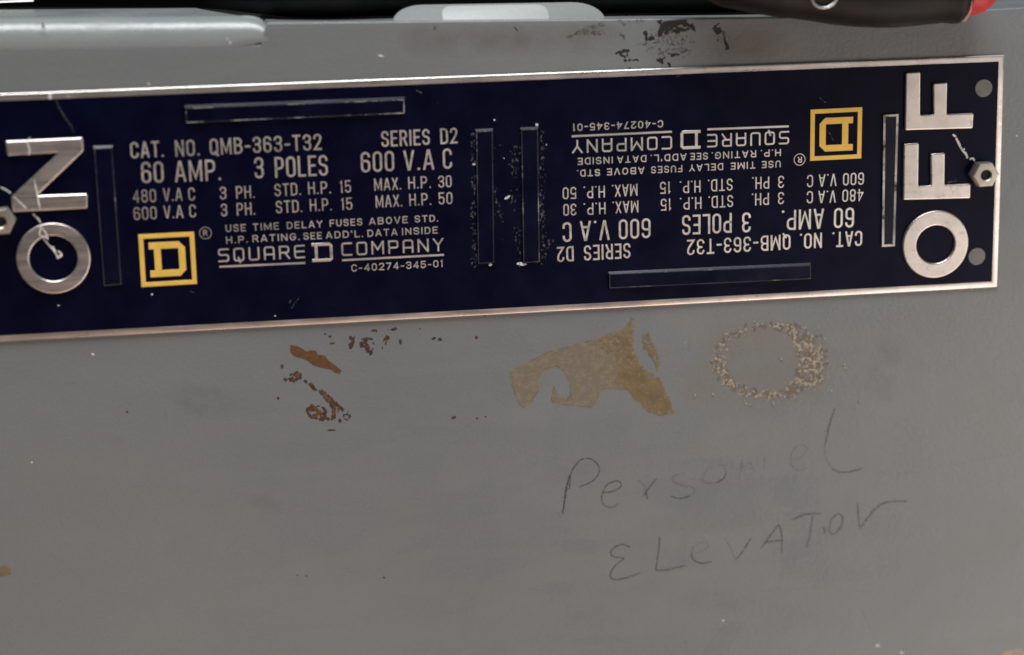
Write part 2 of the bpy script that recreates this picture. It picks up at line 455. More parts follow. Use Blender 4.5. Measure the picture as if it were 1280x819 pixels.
def stain(name, field, box, cell, mat, parent, h=.03, lift=0.0, label=None, kind=None, base_h=0.0, fade=0):
    """marching squares on a photo-pixel grid laid on the face; returns one thin patch"""
    x0, y0, x1, y1 = box; nx = int((x1 - x0) / cell) + 1; ny = int((y1 - y0) / cell) + 1
    F = [[field(x0 + i * cell, y0 + j * cell) for i in range(nx)] for j in range(ny)]
    V = []; idx = {}; Fc = []; FV = []
    def vert(key, px, py, val):
        if key not in idx:
            p = at(px, py, base_h); V.append((p.x, p.y, base_h + h + lift * max(0, min(1, val / 1.5)))); idx[key] = len(V) - 1; FV.append(max(0, min(1, val / fade)) if fade else 1)
        return idx[key]
    for j in range(ny - 1):
        for i in range(nx - 1):
            c = [(i, j), (i + 1, j), (i + 1, j + 1), (i, j + 1)]
            vals = [F[b][a] for a, b in c]
            if max(vals) <= 0: continue
            poly = []
            for k in range(4):
                (a, b), (a2, b2) = c[k], c[(k + 1) % 4]; v0, v1 = vals[k], vals[(k + 1) % 4]
                if v0 > 0: poly.append(vert((a, b), x0 + a * cell, y0 + b * cell, v0))
                if (v0 > 0) != (v1 > 0):
                    t = v0 / (v0 - v1); key = tuple(sorted(((a, b), (a2, b2))))
                    poly.append(vert(key, x0 + (a + (a2 - a) * t) * cell, y0 + (b + (b2 - b) * t) * cell, 0))
            if len(poly) >= 3: Fc.append(tuple(reversed(poly)))
    if not Fc: return None
    o = mesh(name, V, Fc, mat, parent, label=label, kind=kind)
    if fade:
        a = o.data.attributes.new('fade', 'FLOAT', 'POINT'); a.data.foreach_set('value', FV)
    return o

def blob(name, cx, cy, rx, ry, ang, mat, parent, h=.03, lift=.0, base_h=0.0, seed=0):
    """one small irregular spot"""
    ry = max(ry, .6); rx = max(rx, .6); n = 14; V = []
    c, s_ = math.cos(ang), math.sin(ang)
    for i in range(n):
        t = i * 2 * math.pi / n; k = 1 + .42 * noise.noise(Vector((math.cos(t) * 1.3 + cx, math.sin(t) * 1.3 + cy, seed)))
        x, y = rx * k * math.cos(t), ry * k * math.sin(t)
        p = at(cx + x * c - y * s_, cy + x * s_ + y * c, base_h); V.append((p.x, p.y, base_h + h))
    p = at(cx, cy, base_h); V.append((p.x, p.y, base_h + h + lift))
    return mesh(name, V, [((i + 1) % n, i, n) for i in range(n)], mat, parent)

def px_poly(pts, h): return [tuple(at(x, y, h)[:2]) for x, y in pts]

# ================================================================== SETTING
wl = mesh('wall', [(-900, -700, -420), (900, -700, -420), (900, 700, -420), (-900, 700, -420)], [(0, 1, 2, 3)], M['wall'], None, kind='structure')

# ================================================================== THE COVER
cover = mkroot('switch_cover', 'large grey enamelled steel cover with scuffs, tape residue and pencilled words below the navy plate', 'cover', (0, -110, 0))

EL = at(340, 28.5); ER = at(1280, 19)
UB = at(900, 24).x
def edge_v(u):
    q = max(0, u - UB) / (at(1260, 10).x - UB)
    return EL.y + (ER.y - EL.y) * (u - EL.x) / (ER.x - EL.x) + 1.7 * q * q

# front panel, bend and top flange in one sheet
V = []; Fc = []
us = sorted(set([-230 + i * 4 for i in range(116)] + [round(at(303, 15).x + i * .4, 2) for i in range(-3, 24)]))
rb = 0.4
prof = [(-150, 0), (-60, 0), (0, 0), (60, 0)]
XK0 = at(303, 15).x; XE0 = at(337, 40).x
def profile(u):
    q = max(0, min(1, (u - XK0 - .60 * (XE0 - XK0)) / (.35 * (XE0 - XK0)))); e = edge_v(u) - 5.2 * (1 - q * q * (3 - 2 * q)); L = [(-170, 0), (-60, 0), (0, 0), (50, 0), (e - 8, 0), (e - rb - 2.0, -.02)]
    for k in range(9):
        a = k / 8 * math.radians(88)
        L.append((e - rb + rb * math.sin(a), -.03 - rb + rb * math.cos(a)))
    L += [(e - .05, -8), (e - .35, -20), (e - .9, -42), (e - 1.6, -43.2), (e - 9, -43.6)]
    return L
for u in us:
    for (v, h) in profile(u): V.append((u, v, h))
n = len(profile(0))
for i in range(len(us) - 1):
    for j in range(n - 1): Fc.append((i * n + j, (i + 1) * n + j, (i + 1) * n + j + 1, i * n + j + 1))
fp = mesh('front_panel', V, Fc, M['panel'], cover, smooth=True)

# raised shoulder at the upper left: wide soft bend, broad top face, rounded end
V = []; Fc = []
xs = [at(-260, 30).x + i for i in range(0, 400)]
xe = at(337, 40).x; xk = at(303, 15).x; xd = at(243, 3).x; xL = at(-260, 30).x
NU = 150
uu = [xL + (xk - 12 - xL) * i / 60 for i in range(60)] + [xk - 12 + (xe - xk + 12) * (1 - (1 - i / 60) ** 1.5) for i in range(61)]
npf = 30
for u in uu:
    top = edge_v(u) + 1.35; b = edge_v(u) - 5.6 + (1.5 * min(1, max(0, (u - xk + 4) / (xe - xk + 4))) ** 2)
    k = 1.0
    if u > xk:
        t = min(1, (u - xk) / (xe - xk)); k = max(0, 1 - t ** 3) ** (1 / 3)
    dep = 36.0
    if u > xd: dep = 36 - 33 * min(1, (u - xd) / (xk - xd)) ** .9
    q_ = max(0, min(1, (u - xk + 6) / 6)); out = (.03 + .17 * q_ * q_ * (3 - 2 * q_)) * k * k
    H = (top - b) * k
    for j in range(npf):
        s = j / (npf - 1)
        if s < .62:
            a = s / .62 * math.pi / 2; v = b + H * math.sin(a); h = out * min(1, s * 12) - .02 - (5.0 * k + .3) * (1 - math.cos(a))
        else:
            q = (s - .62) / .38; v = b + H - .45 * q * (dep / 36) - (.0 if k > .99 else 0); h = out - (5.0 * k + .3) - (dep - 4) * q * k
        V.append((u, v, h))
    V.append((u, b - 1, -dep * k - 2.0))
m = npf + 1
for i in range(len(uu) - 1):
    for j in range(m - 1): Fc.append((i * m + j, (i + 1) * m + j, (i + 1) * m + j + 1, i * m + j + 1))
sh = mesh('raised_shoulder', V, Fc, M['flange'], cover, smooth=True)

# middle pads behind the bend: added shapes for a bright reflection, front one paler
def pad(name, xa, xb, ya, yb, h, mat, tilt, r, parent):
    """rounded plate leaning back, bottom edge at pixel row yb, top at ya"""
    A = at(xa, yb, h); Bp = at(xb, yb - (xb - xa) * .018, h); T = at(xa, ya, h)
    L = (Bp - A).length; H = (T.y - A.y) / math.cos(tilt) / .99
    # lean back: moving back raises the picture position slightly, height trimmed for it
    ax = (Bp - A).normalized(); upv = Vector((0, math.cos(tilt), -math.sin(tilt)))
    nrm = ax.cross(upv)
    H = (T.y - A.y) / (math.cos(tilt) + math.sin(tilt) * .1)
    outl = [(0, -2.0)]
    outl += [(L, -2.0)]
    for k in range(9):
        a = k / 8 * math.pi / 2; outl.append((L - r + r * math.cos(a), H - min(r, H) + min(r, H) * math.sin(a)))
    for k in range(9):
        a = math.pi / 2 + k / 8 * math.pi / 2; outl.append((r + r * math.cos(a), H - min(r, H) + min(r, H) * math.sin(a)))
    V = []; Fc = []; N = len(outl); cx, cy = L / 2, H * .4
    rings = [(0, -2.2), (0, -.45), (.12, -.15), (.4, 0)]
    for ins, hh in rings:
        for (x, y) in outl:
            # inset towards the middle
            dx = ins * (1 if x < cx else -1); dy = -ins if y > 0 else 0
            p = A + ax * (x + dx) + upv * (y + dy) + nrm * hh; V.append(tuple(p))
    for q in range(len(rings) - 1):
        for i in range(N):
            j = (i + 1) % N; Fc.append((q * N + i, q * N + j, (q + 1) * N + j, (q + 1) * N + i))
    Fc.append(tuple((len(rings) - 1) * N + i for i in range(N)))
    o = mesh(name, V, Fc, mat, parent, smooth=True); autosmooth(o, 50); return o
p1 = pad('reflection_pad', 491, 757, 5.0, 27.5, -3.3, M['flange'], math.radians(48), 7.5, cover)
p2 = pad('pale_reflection_pad', 553, 688, 6.0, 26.5, -2.9, M['pale_reflection'], math.radians(48), 2.6, cover)

# ---- stains and marks on the cover
def crop(ox, oy, s, pts): return [(ox + x / s, oy + y / s) for x, y in pts]
tape = crop(600, 380, 4.923, [(180, 410), (300, 358), (400, 300), (540, 262), (740, 205), (890, 150), (928, 85), (950, 88), (942, 270), (975, 370), (1005, 430), (1060, 470), (1110, 470), (1150, 560), (1200, 670), (1105, 688), (1040, 660), (1030, 612), (950, 580), (905, 532), (780, 522), (738, 535), (722, 600), (690, 640), (600, 628), (530, 625), (440, 602), (436, 575), (455, 500), (478, 555), (530, 592), (555, 560), (545, 480), (515, 415), (470, 385), (400, 405), (362, 450), (365, 530), (320, 600), (272, 640), (240, 622), (190, 490)])
tf = polyf(tape)
stain('tape_residue', lambda x, y: tf(x, y) + .9 * nz(x, y, 5, 1), (630, 392, 850, 525), 1.0, M['tape'], cover, .03, .03)
strip = polyf(crop(600, 380, 4.923, [(985, 190), (1045, 165), (1055, 220), (1100, 300), (1115, 400), (1085, 420), (1060, 350), (1000, 270)]))
right = polyf(crop(600, 380, 4.923, [(735, 205), (890, 150), (930, 85), (952, 88), (945, 270), (985, 370), (1110, 465), (1200, 672), (1040, 665), (950, 585), (900, 520), (830, 480), (860, 400), (820, 320), (740, 280)]))
def ochre_f(x, y): return max(min(right(x, y) + 1, 4) * .5 - 1.5 + 3.2 * nz(x, y, 4, 2) + max(0, min(1.3, (y - 440) / 30)) , -9) if right(x, y) > -1 else -1
stain('ochre_residue', lambda x, y: ochre_f(x, y), (740, 392, 850, 525), .8, M['ochre'], cover, .06, .05)
stain('ochre_residue', lambda x, y: min(strip(x, y), 2) * .8 - .9 + 2.2 * nz(x, y, 3.5, 3), (795, 408, 835, 470), .6, M['ochre'], cover, .06, .05)
edge_f = lambda x, y: .55 - abs(tf(x, y) - .8) + 1.1 * nz(x, y, 9, 4) - .25
stain('dark_residue_rim', edge_f, (630, 392, 850, 525), .8, M['brownglue'], cover, .07)
# faint haze of old glue and the ring of flakes in it
hz = polyf(crop(840, 380, 4.923, [(200, 120), (420, 70), (700, 80), (950, 150), (1000, 300), (960, 620), (600, 660), (120, 640), (20, 560), (60, 380), (150, 280)]))
stain('glue_haze', lambda x, y: hz(x, y) + 2.5 * nz(x, y, 14, 5), (835, 385, 1055, 525), 2.0, M['haze'], cover, .025, fade=16)
stain('warm_sheen_patch', lambda x, y: max(cap(520, 48, 760, 46, 26)(x, y), ell(935, 52, 60, 30)(x, y)), (488, 30, 1010, 88), 4.0, M['warm_sheen'], cover, .02, fade=22)  # warm reflection painted as a fading brown patch
rc = (840 + 600 / 4.923, 380 + 345 / 4.923)
def ring(x, y):
    dx, dy = (x - rc[0]), (y - rc[1]); a = math.atan2(dy, dx)
    r = math.hypot(dx / (1.46 if dx < 0 else 1.34), dy)
    R0 = 44 + 2 * nz(x, y, 30, 6); wdt = 7 + 9 * max(0, math.cos(a + .15)) ** 2 + (1 if dy > 0 else -1)
    R0 -= 4 * max(0, math.cos(a + .15)) ** 2
    return wdt - abs(r - R0)
stain('glue_flakes', lambda x, y: min(ring(x, y) * .16, .9) - 1.15 + 2.3 * nz(x + 1.5 * nz(x, y, 6, 44), y, 4.2, 7, 3), (870, 392, 1060, 520), .5, M['cream'], cover, .05, .12, kind='stuff', label='pale crusty flakes of old glue in a ring')
stain('brown_flakes', lambda x, y: min(ring(x, y) * .2, 1.2) - 1.0 + 1.9 * nz(x, y, 6.5, 8, 4), (870, 392, 1060, 520), .8, M['brownglue'], cover, .04, .03, kind='stuff', label='brown thin glue between the pale flakes')
q = crop(840, 380, 4.923, [(505, 110), (938, 215), (895, 150), (1062, 395), (1058, 375), (910, 475), (925, 462), (980, 535), (1150, 598), (455, 615), (480, 622), (620, 617), (690, 575), (500, 540), (140, 565), (250, 555), (820, 290), (850, 292), (770, 310), (670, 340)])
for i, (x, y) in enumerate(q): blob('glue_crumb', x, y, 1.6 + (i % 3) * .5, 1.0 + (i % 2) * .4, i, M['cream'], cover, .06, .2)
# brown primer showing through
pr = polyf(crop(320, 380, 4, [(172, 205), (215, 215), (255, 238), (275, 230), (302, 236), (310, 255), (345, 258), (365, 285), (400, 308), (428, 335), (418, 350), (395, 345), (375, 328), (330, 320), (290, 310), (262, 288), (240, 275), (195, 265), (170, 240)]))
stain('chipped_paint_patch', lambda x, y: pr(x, y) + .45 * nz(x, y, 3, 9), (358, 426, 432, 472), .5, M['rust'], cover, .03, label='brown elongated bare patch in the grey paint')
def cl(fs, amp, sc_, seed, off=0): 
    U = union(*fs)
    return lambda x, y: min(U(x, y), 1.3) * .8 -.72 + off + amp * 1.5 * nz(x + 2 * nz(x, y, 7, seed + 40), y, sc_ * 1.9, seed, 3)
c4 = lambda x, y: (320 + x / 4, 380 + y / 4)
def E(x, y, rx, ry, a=0): X, Y = c4(x, y); return ell(X, Y, rx / 4, ry / 4, a)
def K(x0, y0, x1, y1, r0, r1=None): a = c4(x0, y0); b = c4(x1, y1); return cap(*a, *b, r0 / 4, (r1 or r0) / 4)
stain('rust_scab', cl([E(195, 365, 40, 26, -.3), K(225, 375, 320, 440, 12, 8), K(335, 440, 385, 500, 16, 22), E(300, 540, 55, 40, .3), E(345, 575, 30, 18, .4), K(385, 500, 388, 590, 16, 9), K(400, 500, 440, 540, 14, 10), E(455, 560, 22, 24)], 1.5, 3.0, 10), (345, 460, 445, 535), .45, M['rust2'], cover, .04, .05, label='scattered brown scabs below the brown patch')
stain('rust_core', cl([E(300, 545, 40, 26, .3), E(200, 365, 25, 14, -.3), K(340, 450, 380, 495, 12, 14), E(400, 530, 25, 22)], 1.6, 2.6, 11, -.2), (345, 460, 445, 535), .45, M['rust'], cover, .06, .05)
stain('rust_scab', cl([E(480, 188, 18, 42, .15), E(555, 205, 38, 42, .5), E(648, 182, 14, 34, .4), E(690, 126, 30, 7, -.1), E(590, 136, 26, 10, -.4), E(720, 190, 10, 14)], 1.3, 2.8, 12), (430, 405, 505, 450), .45, M['rust2'], cover, .04, .05, label='short dark brown scabs just under the nameplate')
dots = [(890, 172, 13, 6, -.5), (920, 178, 10, 9, .3), (1102, 168, 8, 9, 0), (988, 568, 12, 7, -.3), (1105, 572, 7, 4, 0), (130, 312, 8, 11, .2), (146, 378, 8, 11, 0), (110, 472, 7, 7, 0), (370, 163, 8, 6, 0), (381, 197, 12, 5, -.2), (574, 246, 9, 12, .4), (420, 585, 9, 10, 0), (377, 631, 22, 4, 0), (345, 150, 6, 4, 0), (820, 124, 4, 4, 0)]
for (x, y, a, b_, an) in dots: blob('dark_fleck', *c4(x, y), a / 4, b_ / 4, an, M['rust2'], cover)
# few dark specks lower down and pale nicks
sp = [(480, 722, 1.6, 1.0), (159, 515, 1.5, 1.4), (383, 720, 1, .8), (606, 395, 1, 1), (372, 719, .8, .8), (607, 521, 1.3, .8)]
for q in sp: blob('dark_fleck', *q, 0, M['rust2'], cover)
ns = [(116, 443, 2.2, 1.4), (40, 578, .9, 1.4), (904, 776, 1.5, 1.2), (1097, 807, 2.6, 1.3), (1127, 816, 2, 1.2), (288, 53, 1.2, 2.2), (284, 49, .7, 1.8), (186, 105, 2.6, .9), (476, 70, 3.6, 1.3), (1271, 170, 1.4, .8)]
for q in ns: blob('pale_nick', *q, .3, M['scratch'], cover)
stain('ochre_spot', lambda x, y: ell(2, 714, 12, 7)(x, y) + 1.5 * nz(x, y, 4, 14), (-14, 700, 20, 728), .6, M['ochre'], cover, .04)
stain('pale_scab', lambda x, y: ell(1268, 818, 20, 6, -.05)(x, y) + 2.0 * nz(x, y, 4, 15), (1235, 805, 1300, 835), .6, M['cream'], cover, .04, .1)
# black scuff at the top
c5 = lambda x, y: (700 + x / 5.82, y / 5.82)
def E5(x, y, rx, ry, a=0): X, Y = c5(x, y); return ell(X, Y, rx / 5.82, ry / 5.82, a)
def K5(x0, y0, x1, y1, r0, r1=None): a = c5(x0, y0); b = c5(x1, y1); return cap(*a, *b, r0 / 5.82, (r1 or r0) / 5.82)
def blk(x, y):
    X, Y = (x - 700) * 5.82, y * 5.82
    core = union(K5(740, 175, 930, 165, 26, 22), K5(740, 180, 735, 250, 18), K5(930, 170, 965, 210, 20), K5(760, 240, 960, 205, 14, 10), E5(800, 200, 60, 40), K5(860, 205, 950, 205, 20))(x, y)
    solidb = union(K5(620, 240, 635, 285, 14, 8), E5(665, 280, 22, 14), K5(415, 385, 490, 370, 9, 14), K5(440, 400, 470, 412, 10, 8), K5(488, 370, 490, 405, 9), K5(710, 435, 760, 425, 8), E5(740, 445, 16, 20), K5(815, 400, 860, 393, 8), K5(1112, 210, 1158, 172, 7), E5(1145, 222, 34, 24, .2), K5(1195, 285, 1220, 350, 7, 13), K5(1185, 240, 1200, 285, 5), K5(470, 440, 570, 436, 6, 3), K5(780, 455, 800, 478, 6, 9), K5(500, 495, 512, 503, 6))(x, y)
    a = min(core, 1.8) * .6 - .12 + 2.3 * nz(x + 2 * nz(x, y, 7, 41), y * 1.4, 5.5, 16, 3)
    b = solidb * .8 + .05 + 1.4 * nz(x, y, 4.0, 17, 2)
    return max(a, b)
stain('black_scuff', blk, (765, 24, 915, 92), .45, M['black'], cover, .035, label='rough black scuff above the nameplate')
def fz(x, y):
    b = union(E5(770, 320, 190, 110), E5(900, 380, 60, 60), E5(1180, 260, 50, 60), E5(560, 130, 60, 40))(x, y)
    return min(b * .10, .6) - .60 + 1.5 * nz(x, y, 3.0, 18)
stain('fine_black_specks', fz, (765, 26, 915, 88), .5, M['smear'], cover, .03, kind='stuff', label='fine dark specks round the black scuff')
def sm(x, y):
    b = union(K5(60, 268, 130, 240, 6, 10), K5(130, 240, 310, 238, 14, 16), K5(150, 225, 310, 180, 14, 10), K5(340, 120, 500, 95, 8, 6), K5(430, 140, 470, 180, 8), K5(440, 250, 470, 280, 10), K5(520, 130, 600, 150, 8))(x, y)
    return b * .6 + .2 + 1.0 * nz(x, y, 5, 19)
stain('grey_smear', sm, (700, 24, 812, 62), .6, M['smear'], cover, .03)
for q in ((645, 36, 3.6, .9, .9), (543.5, 35, .9, 3.0, 0), (54, 33, 1.4, 4.5, -.3)): blob('brown_nick', *q, M['rust2'], cover)

def cscr(pts, width, mat):
    q = [at(p.x, p.y) for p in catmull([Vector(p) for p in pts], 8)]
    v, f = ribbon_geo([(a.x, a.y) for a in q], width, False, lambda t: .5 + .8 * abs(noise.noise(Vector((t * 8, pts[0][0], 2)))) )
    mesh('faint_scratch', [(a.x, a.y, .03) for a in v], f, mat, cover)
for pts, w_ in (([(1135, 592), (1180, 582), (1240, 572), (1290, 562)], .30), ([(1076, 757), (1081, 772), (1090, 790), (1096, 806)], .5), ([(205, 628), (225, 612)], .4), ([(1255, 620), (1258, 650)], .35),
                ([(640, 560), (700, 575), (760, 583)], .18), ([(310, 655), (420, 640), (520, 652)], .16), ([(30, 470), (60, 540)], .16), ([(900, 745), (1010, 735), (1105, 741)], .22),
                ([(500, 770), (600, 764)], .16), ([(1150, 420), (1200, 470), (1230, 540)], .16), ([(84, 665), (140, 690)], .18)):
    cscr(pts, w_, M['panel_scratch'])
for bx, by, rx_, ry_ in ((147, 549, 16, 10), (330, 628, 36, 14), (1105, 460, 26, 50), (250, 500, 50, 26)):
    stain('smudge', lambda x, y: ell(bx, by, rx_, ry_, .2)(x, y) + 4 * nz(x, y, 16, int(bx)), (bx - rx_ - 14, by - ry_ - 14, bx + rx_ + 14, by + ry_ + 14), 3.0, M['smudge'], cover, .018, fade=12)
# pencilled words, one part per word
def scrawl(name, strokes, mats, width, label=None):
    V = []; Fc = []; fm = []; mm = []
    for k, (pts, faint) in enumerate(strokes):
        pp = [(680 + x / 2.667, 500 + y / 2.667) for x, y in pts]
        jit = catmull([Vector(p) for p in pp], 7)
        fp_ = [at(p.x + .25 * nz(p.x, p.y, 4, 30 + k), p.y + .25 * nz(p.x, p.y, 4, 31 + k)) for p in jit]
        sd = k * 3.7
        rv, rf = ribbon_geo([(p.x, p.y) for p in fp_], width * (.8 if faint else 1), False,
                            lambda t, sd=sd: .45 + .55 * math.sin(math.pi * min(1, max(0, t * .96 + .02))) ** .35 + .30 * noise.noise(Vector((t * 9, sd, 0))))
        o = len(V); hh = .025 + .006 * (k % 4)
        V += [(a.x, a.y, hh) for a in rv]; Fc += [tuple(i + o for i in f) for f in rf]; fm += [1 if faint else 0] * len(rf)
    return mesh(name, V, Fc, None, cover, mats=mats, fm=fm, label=label)
W1 = [([(62, 380), (66, 345), (72, 300), (84, 256), (88, 262), (84, 300)], 0), ([(64, 372), (76, 300), (92, 240), (118, 203), (150, 195), (176, 212), (184, 240), (160, 272), (118, 290)], 0),
      ([(196, 308), (228, 305), (255, 290), (256, 276), (238, 270), (208, 286), (192, 322), (200, 350), (226, 358), (250, 345)], 0),
      ([(310, 266), (330, 280), (340, 300), (346, 330)], 1), ([(376, 262), (352, 290), (330, 322)], 0), ([(336, 300), (345, 330)], 0),
      ([(470, 244), (440, 250), (428, 265), (450, 282), (490, 290), (502, 300), (490, 318), (455, 329), (424, 320)], 1), ([(424, 320), (450, 329), (490, 318)], 0),
      ([(568, 222), (545, 232), (528, 260), (540, 277), (575, 276)], 1), ([(575, 276), (598, 262), (607, 242)], 0), ([(607, 242), (600, 220), (580, 216)], 1),
      ([(650, 268), (656, 235), (662, 200)], 1), ([(662, 225), (685, 210), (700, 240)], 1), ([(733, 235), (735, 185)], 1),
      ([(828, 200), (862, 186), (877, 162), (855, 149), (832, 165), (822, 195), (828, 222), (850, 234), (878, 227)], 1),
      ([(970, 28), (958, 62), (948, 100), (938, 150)], 0), ([(955, 60), (940, 110), (936, 165), (948, 210), (972, 236)], 1), ([(962, 232), (985, 240), (1015, 240), (1065, 227)], 0)]
scrawl('pencil_writing', W1, [M['pencil'], M['pencil_faint']], .34, 'faint handwritten word Personel')
W2 = [([(288, 492), (265, 482), (240, 488), (222, 508), (232, 522), (268, 527)], 0), ([(268, 527), (240, 550), (222, 578), (228, 597), (262, 596), (322, 577)], 0),
      ([(385, 455), (382, 500), (372, 566)], 0), ([(370, 567), (410, 566), (470, 552)], 0),
      ([(500, 512), (535, 500), (548, 484), (535, 474), (508, 482), (492, 508), (498, 533), (525, 544), (558, 539)], 1), ([(492, 508), (498, 533), (525, 544), (558, 539)], 0),
      ([(602, 457), (622, 495), (638, 534)], 1), ([(638, 534), (660, 508), (690, 460)], 0),
      ([(724, 495), (752, 455), (783, 414)], 0), ([(783, 414), (792, 450), (792, 508)], 0), ([(735, 476), (765, 470), (800, 470)], 0),
      ([(824, 402), (868, 382), (922, 378)], 0), ([(895, 384), (890, 430), (876, 492)], 0),
      ([(928, 425), (936, 432), (932, 447)], 0), ([(955, 412), (950, 435), (965, 447), (988, 425), (996, 395), (982, 380), (960, 395), (953, 415)], 0),
      ([(1046, 345), (1048, 385), (1054, 424), (1078, 395), (1112, 355), (1155, 339), (1210, 338)], 0)]
scrawl('pencil_writing', W2, [M['pencil'], M['pencil_faint']], .36, 'handwritten word Elevator')

# ================================================================== NAMEPLATE
CU, CV = -.38, 33.47                                       # centre of the plate
plate = mkroot('nameplate', 'long navy and silver switch nameplate reading ON at the left and OFF at the right', 'sign', (CU, CV, 0))
def mir(p): return (2 * CU - p[0], 2 * CV - p[1])          # half-turn about the centre

HB, HE = .45, .45
UL, UR, VB, VT = 2 * CU - 126.65, 126.65, 3.55, 63.35
def rect(a, b, c, d): return [(a, b), (c, b), (c, d), (a, d)]
def circ(cx, cy, r, n=40): return [(cx + r * math.cos(i * 2 * math.pi / n), cy + r * math.sin(i * 2 * math.pi / n)) for i in range(n)]
fw = 1.65
holes = []
for (x, y) in ((1230, 110.5), (1221.4, 320.8)):
    c = at(x, y, HB); holes += [circ(c.x, c.y, 2.35)]
solid('enamel_plate', [rect(UL + fw - .1, VB + fw - .1, UR - fw + .1, VT - fw + .1)] + holes, 0.02, HE, .05, M['navy'], plate, res=1)
V = []; Fc = []
bp = [(0, .02), (.02, .16), (.08, .30), (.17, .40), (.29, .465), (.43, .50), (fw - .06, .52), (fw, .50), (fw, .42)]
for o_, h_ in bp:
    for (a, b) in rect(UL + o_, VB + o_, UR - o_, VT - o_): V.append((a, b, h_ + .06))
for q in range(len(bp) - 1):
    for i in range(4): Fc.append((q * 4 + i, q * 4 + (i + 1) % 4, (q + 1) * 4 + (i + 1) % 4, (q + 1) * 4 + i))
bo = mesh('border', V, Fc, M['metal'], plate); autosmooth(bo, 30)
for hl in holes:
    cx = sum(p[0] for p in hl) / len(hl); cy = sum(p[1] for p in hl) / len(hl)
    solid('rivet', [circ(cx, cy, 2.3, 32)], -.2, .36, .12, M['plug'], plate, res=2)

# raised letters
HL = 1.3
def letter(loops_px, mat=M['metal'], lab=None):
    loops = [px_poly(l, HL) for l in loops_px]
    loops = [[tuple(v[:2]) for v in fillet([(p[0], p[1], .45) for p in lp], True)] for lp in loops]
    return solid('raised_letter', loops, .3, HL, .36, mat, plate, bev_mat=M['rim'], res=3, label=lab)
Fup = [(1132.2, 91), (1151.0, 89.5), (1150.6, 143.8), (1166.8, 143.2), (1166.3, 104.3), (1184.6, 102.8), (1183.8, 142.6), (1217.6, 141.4), (1216.4, 160.8), (1131.2, 163.2)]
Flo = [(1129.8, 180), (1149.0, 178.5), (1148.2, 232.6), (1164.0, 232), (1163.2, 192.4), (1181.6, 191), (1181.0, 231.4), (1213.6, 229.6), (1213.2, 248.2), (1129.0, 250.4)]
letter([Fup]); letter([Flo])
Nn = [(6.4, 176.6), (103.5, 172.0), (104.6, 189.0), (46.5, 244.6), (109.4, 242.2), (109.3, 261), (16, 265.6), (13.2, 247), (72.5, 191.6), (8.8, 195.2)]
letter([Nn])
def ring_letter(cx, cy, ro_px, ri_px):
    c = at(cx, cy, HL)
    def sc_(rx, ry): return ((at(cx + rx, cy, HL) - at(cx - rx, cy, HL)).length / 2, (at(cx, cy + ry, HL) - at(cx, cy - ry, HL)).length / 2)
    ro = sc_(*ro_px); ri = sc_(*ri_px); n = 72
    o = [(c.x + ro[0] * math.cos(t), c.y + ro[1] * math.sin(t)) for t in [i * 2 * math.pi / n for i in range(n)]]
    i_ = [(c.x + ri[0] * math.cos(t), c.y + ri[1] * math.sin(t)) for t in [i * 2 * math.pi / n for i in range(n)]]
    solid('raised_letter', [o, i_], .3, HL, .36, M['metal'], plate, bev_mat=M['rim'], res=3)
ring_letter(1169.8, 305.8, (41, 42), (23.8, 23.6))
ring_letter(66.6, 323.4, (46.8, 44.3), (30.2, 28.2))

# embossed bars
def bar(px4, wear, h=1.05, bev=.40, lw=.22, up_=.62):  # wear: key of the rim line material, painted edge highlight mixed with wear
    lp = px_poly(px4, h * .6)
    c = sum((Vector(p) for p in lp), Vector((0, 0))) / 4
    ins = [Vector(p) + Vector((bev * (1 if p[0] < c.x else -1), (bev if p[1] < c.y else -up_))) for p in lp]
    V = [(p[0], p[1], HE - .05) for p in lp] + [(p.x, p.y, h) for p in ins]
    o = mesh('embossed_bar', V, [(7, 6, 5, 4)] + [(i, i + 4, (i + 1) % 4 + 4, (i + 1) % 4) for i in range(4)], M['navybar'], plate)
    bm = bmesh.new(); bm.from_mesh(o.data); bmesh.ops.recalc_face_normals(bm, faces=bm.faces)
    bmesh.ops.bevel(bm, geom=[e for e in bm.edges if len(e.link_faces) == 2], offset=.08 * MM, segments=2, affect='EDGES')
    bm.to_mesh(o.data); bm.free()
    v, f = ribbon_geo(ins, lw, True)
    mesh('rim_glint_wear', [(p.x, p.y, h + .012) for p in v], f, M[wear], o)  # rim line: edge highlight put into colour, mixed with wear
    return o
bar([(230, 131.5), (506.5, 121), (507, 143), (231, 155)], 'glint_wear_mid', h=1.2, up_=.70)
bar([(115.8, 182.5), (141.5, 181.3), (153.5, 356.5), (128.5, 358.8)], 'glint_wear_lo')
bar([(593.4, 161.5), (616.9, 160.3), (618.8, 329.5), (595.9, 331)], 'glint_wear_lo')
bar([(649.7, 159.2), (673.4, 158.2), (675.8, 328.5), (652.6, 330)], 'glint_wear_lo')
bar([(1103.2, 142), (1123.2, 140.6), (1118.5, 308), (1101.2, 309)], 'glint_wear_hi', lw=.55)
bar([(759.8, 339.6), (1014.2, 328.4), (1014.4, 349.8), (760, 361.6)], 'glint_wear_lo')

